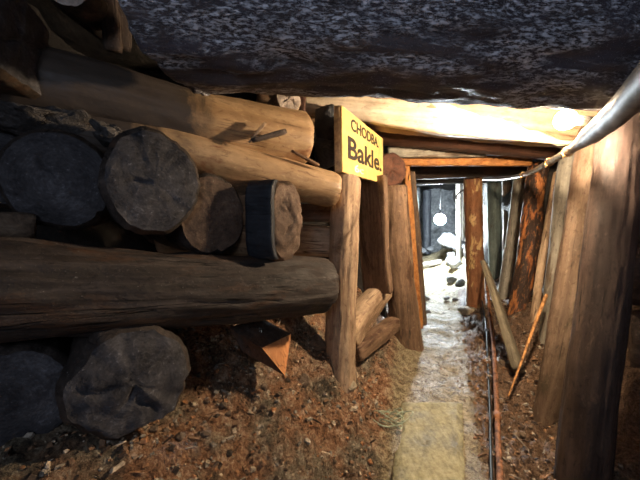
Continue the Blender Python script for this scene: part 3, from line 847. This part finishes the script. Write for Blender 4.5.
# sill across the passage floor, rocks of the far heap
log('sill_timber', put(413, 270, 8.2) + Vector((0, 0, .05)), put(441, 270, 8.2) + Vector((0, 0, .05)), .07, .07, M['greypost'], 'short timber lying across the brightly lit passage floor', 'timber', ex=4, asp=1.0, nth=32)
far = [(450, 240, 8.3, .30), (458, 246, 7.9, .25), (455, 262, 7.6, .22), (463, 270, 7.0, .16), (451, 268, 7.9, .18), (460, 284, 5.8, .13), (452, 280, 6.4, .12),
       (449, 246, 9.0, .2), (420, 250, 10.2, .2), (430, 249, 10.4, .14), (414, 256, 9.6, .16), (452, 257, 8.2, .14), (421, 306, 4.9, .09), (426, 302, 5.2, .08), (428, 315, 4.5, .05), (447, 298, 5.1, .06), (455, 300, 5.0, .06)]
for k, (px, py, Y, r) in enumerate(far):
    p = P(px, py, Y); z = max(p.z, gz(p.x, p.y) + r * .25)
    if z - r * .6 > gz(p.x, p.y): pass
    heap = k < 12
    blob('rock', (p.x, p.y, z), (r, r * .9, r * .75), M['rockgrey'], 60 + k, 'pale grey rock of the heap around the lit far passage' if heap else 'small loose stone on the passage floor by the props', 'rock',
         'rocks heaped in the far passage' if heap else 'small stones on the passage floor', sub=3)
# stones on the banks
for k in range(26):
    while True:
        px, py = rnd.uniform(120, 345), rnd.uniform(400, 476)
        if px > 330 - (476 - py) * .1 and False: continue
        break
    Y = .95 + (px - 100) / 240 * .55 + (476 - py) / 80 * .25
    p = put(px, py, Y); r = rnd.uniform(.008, .02)
    blob('stone', p + Vector((0, 0, r * .25)), (r * 1.3, r, r * .8), M['stone'], 100 + k, 'small brown stone lying loose on the reddish earth bank', 'stone', 'small stones on the reddish earth bank', sub=2, rot=(0, 0, rnd.uniform(0, 6)))
for k in range(18):
    Y = rnd.uniform(1.6, 2.6); x = xr(Y) + rnd.uniform(.12, .42)
    r = rnd.uniform(.012, .032)
    blob('stone', (x, Y, gz(x, Y) + r * .25), (r * 1.3, r, r * .8), M['stone'], 150 + k, 'small brown stone in the rubble at the feet of the leaning props', 'stone', 'stones in the rubble by the props', sub=2, rot=(0, 0, rnd.uniform(0, 6)))
for k, (px, py, Y, r, lab) in enumerate([(352, 386, 1.9, .035, 'pale stone at the foot of the sign post'), (318, 322, 1.98, .06, 'brown stone wedged beneath the end of the long log'),
                                    (304, 352, 1.75, .035, 'dark brown stone on the bank crest beside the stump'), (545, 352, 2.6, .06, 'dark stone lodged behind the orange-brown stick')]):
    p = put(px, py, Y)
    blob('stone', p + Vector((0, 0, r * .4)), (r * 1.2, r, r), M['stonepale' if k == 0 else 'stone'], 190 + k, lab, 'stone', sub=3)

def gravel(name, n, place, label, mats, s0, s1, seed):
    rr = random.Random(seed); Vv = []; Fc = []; mi = []
    for k in range(n):
        x, y = place(rr); z = ground_z(x, y); r = s0 + (s1 - s0) * rr.random() ** 3
        ln = r * (rr.uniform(2.5, 5) if rr.random() < .1 else rr.uniform(.9, 1.6))
        w_ = r * rr.uniform(.35, .9) if ln > 2 * r else r
        q_ = Quaternion(Vector((rr.gauss(0, 1), rr.gauss(0, 1), rr.gauss(0, 1))).normalized(), rr.uniform(-.9, .9)) @ Quaternion((0, 0, 1), rr.uniform(0, 6.28))
        b0 = len(Vv)
        for sx_, sy_, sz_ in ((-1, -.6, -.7), (-.8, .7, -.6), (.9, .6, -.7), (.8, -.8, -.5), (-.7, -.5, .6), (-.5, .6, .8), (.6, .4, .7), (.7, -.6, .5)):
            v = Vector((sx_ * ln * rr.uniform(.7, 1.1), sy_ * w_ * rr.uniform(.6, 1.2), sz_ * w_ * .7 * rr.uniform(.5, 1.2)))
            Vv.append(q_ @ v + Vector((x, y, z + w_ * .2)))
        for f in ((3, 2, 1, 0), (4, 5, 6, 7), (0, 1, 5, 4), (1, 2, 6, 5), (2, 3, 7, 6), (3, 0, 4, 7)):
            Fc.append(tuple(b0 + i for i in f)[::-1]); mi.append(k % len(mats))
    Fc = [f[::-1] for f in Fc]
    o = mesh(name, Vv, Fc, mats[0], smooth=False)
    for m_ in mats[1:]: o.data.materials.append(m_)
    o.data.polygons.foreach_set('material_index', mi)
    meta(o, label, 'gravel', kind='stuff')
def pl_left(r):
    y = .8 + 2.9 * r.random() ** 1.3
    return xl(y) - .06 - 1.25 * r.random(), y
def pl_right(r):
    y = 1.35 + 3.0 * r.random() ** 1.3
    return xr(y) + .03 + .75 * r.random(), y
def pl_path(r):
    y = 2.2 + 5.0 * r.random()
    u = abs(r.gauss(0, .22)); u = min(u, .9)
    return (xl(y) + u * (xr(y) - xl(y)) if r.random() < .6 else xr(y) - u * .6 * (xr(y) - xl(y))), y
def chip(nm, c, k=.5): return simple(nm, c, .8, n=k, scale=40, bump=.6)
CH = [chip('brown_chip', (.27, .15, .08)), chip('dark_chip', (.07, .045, .03)), chip('grey_chip', (.34, .29, .23)), chip('rust_chip', (.40, .19, .085)), chip('soil_chip', (.20, .115, .065)), chip('pale_chip', (.48, .38, .27))]
gravel('bank_gravel', 6000, pl_left, 'fine crumbs of earth and stone strewn over the reddish bank', CH, .0035, .017, 5)
gravel('rubble_gravel', 3500, pl_right, 'fine chips and crumbs among the feet of the leaning props', [CH[0], CH[1], CH[4], CH[2]], .0035, .018, 6)
gravel('walkway_grit', 1600, pl_path, 'grit trodden into the wet walkway', [CH[2], CH[0], CH[5], CH[4]], .003, .009, 7)

# ------------------------------------------------------------------ far passage furniture
prop((458, 172, 7.7), (459, 272, 7.7), .06, .06, 'greypost', 'thin whitish upright inside the lit passage, next to the half-peeled post', lump=.1)
prop((466, 176, 7.9), (465, 268, 7.9), .07, .07, 'greypost', 'pale upright prop deeper in the lit passage by the rock heap', lump=.1)
prop((411, 190, 8.6), (416, 262, 8.6), .16, .17, 'greenpost', 'pale green-grey prop on the far side of the lit passage floor', lump=.1)
prop((427, 190, 10.6), (427, 254, 10.6), .14, .14, 'rockblue', 'dark upright behind the far lamp', lump=.1)
meta(tube('steel_rod', [P(414, 183.5, 5.0), P(464, 183.5, 5.0)], .008, M['wire'], nth=8), 'thin pale rod spanning the passage under the far cap timber', 'rod')
hk = curve_pts([P(464, 190, 5.0), P(459, 193, 5.0), P(456, 197, 5.0), P(457.5, 199, 5.0)], 12)
meta(tube('steel_hook', hk, .014, M['wire'], nth=8), 'small curved white hook hanging beside the half-peeled post', 'hook')
def tagb(name, px, py, Y, w, h, mat, lab):
    log(name, P(px, py + h, Y), P(px, py - h, Y), w, w, M[mat], lab, 'tag', ex=6, asp=.2, nth=16, lump=.02, rough=.004)
tagb('paper_tag', 409, 178, 3.12, .022, 3, 'tagorange', 'small orange tag on the orange-edged prop')
tagb('paper_tag', 413, 183, 3.5, .022, 4, 'tagpink', 'small pink tag hanging below the orange tag')
def far_lamp():
    c = P(440, 219.5, 7.3)
    e = empty('work_lamp', c, 'dazzling white work lamp at the far end of the passage', 'lamp')
    import bmesh
    bm = bmesh.new(); bmesh.ops.create_uvsphere(bm, u_segments=20, v_segments=12, radius=.13)
    me = bpy.data.meshes.new('globe'); bm.to_mesh(me); bm.free(); me.materials.append(emit('white_lamp_glow', (.80, .92, 1.0), FAR))
    me.polygons.foreach_set('use_smooth', [True] * len(me.polygons))
    o = bpy.data.objects.new('globe', me); o.parent = e; link(o)
    tube('socket', [Vector((0, 0, .095)), Vector((0, 0, .18))], .035, M['socket'], e)
    tube('hanging_lead', [Vector((0, 0, .17)), Vector((0, 0, 1.3))], .008, M['black'], e, nth=10)
FAR = 1600.0
far_lamp()

# ------------------------------------------------------------------ light
def point(name, loc, energy, col, r):
    l = bpy.data.lights.new(name, 'POINT'); l.energy = energy; l.color = col; l.shadow_soft_size = r
    o = bpy.data.objects.new(name, l); o.location = loc; link(o); return o
point('added_fill_light', (-.35, -1.5, 2.0), 40, (.72, .82, 1.0), .25)  # cool fill light added behind the camera for beam and log faces
w = bpy.data.worlds.new('chamber'); SC.world = w; w.use_nodes = True
w.node_tree.nodes['Background'].inputs[0].default_value = (.55, .66, .95, 1)
w.node_tree.nodes['Background'].inputs[1].default_value = .12

cam = bpy.data.cameras.new('camera'); cam.sensor_width = 36; cam.lens = 36 * F / 640; cam.clip_start = .02
co = bpy.data.objects.new('camera', cam); co.location = (0, 0, CZ); co.rotation_euler = (math.pi / 2 - PITCH, 0, 0); link(co)
SC.camera = co
vs = SC.view_settings
SC.display_settings.display_device = 'sRGB'
vs.view_transform = 'Standard'; vs.look = 'None'; vs.exposure = 0.0; vs.gamma = 1.0; vs.use_curve_mapping = False
SC.cycles.use_denoising = True
SC.cycles.denoising_prefilter = 'FAST'
SC.cycles.max_bounces = 6
SC.cycles.sample_clamp_indirect = 6.0
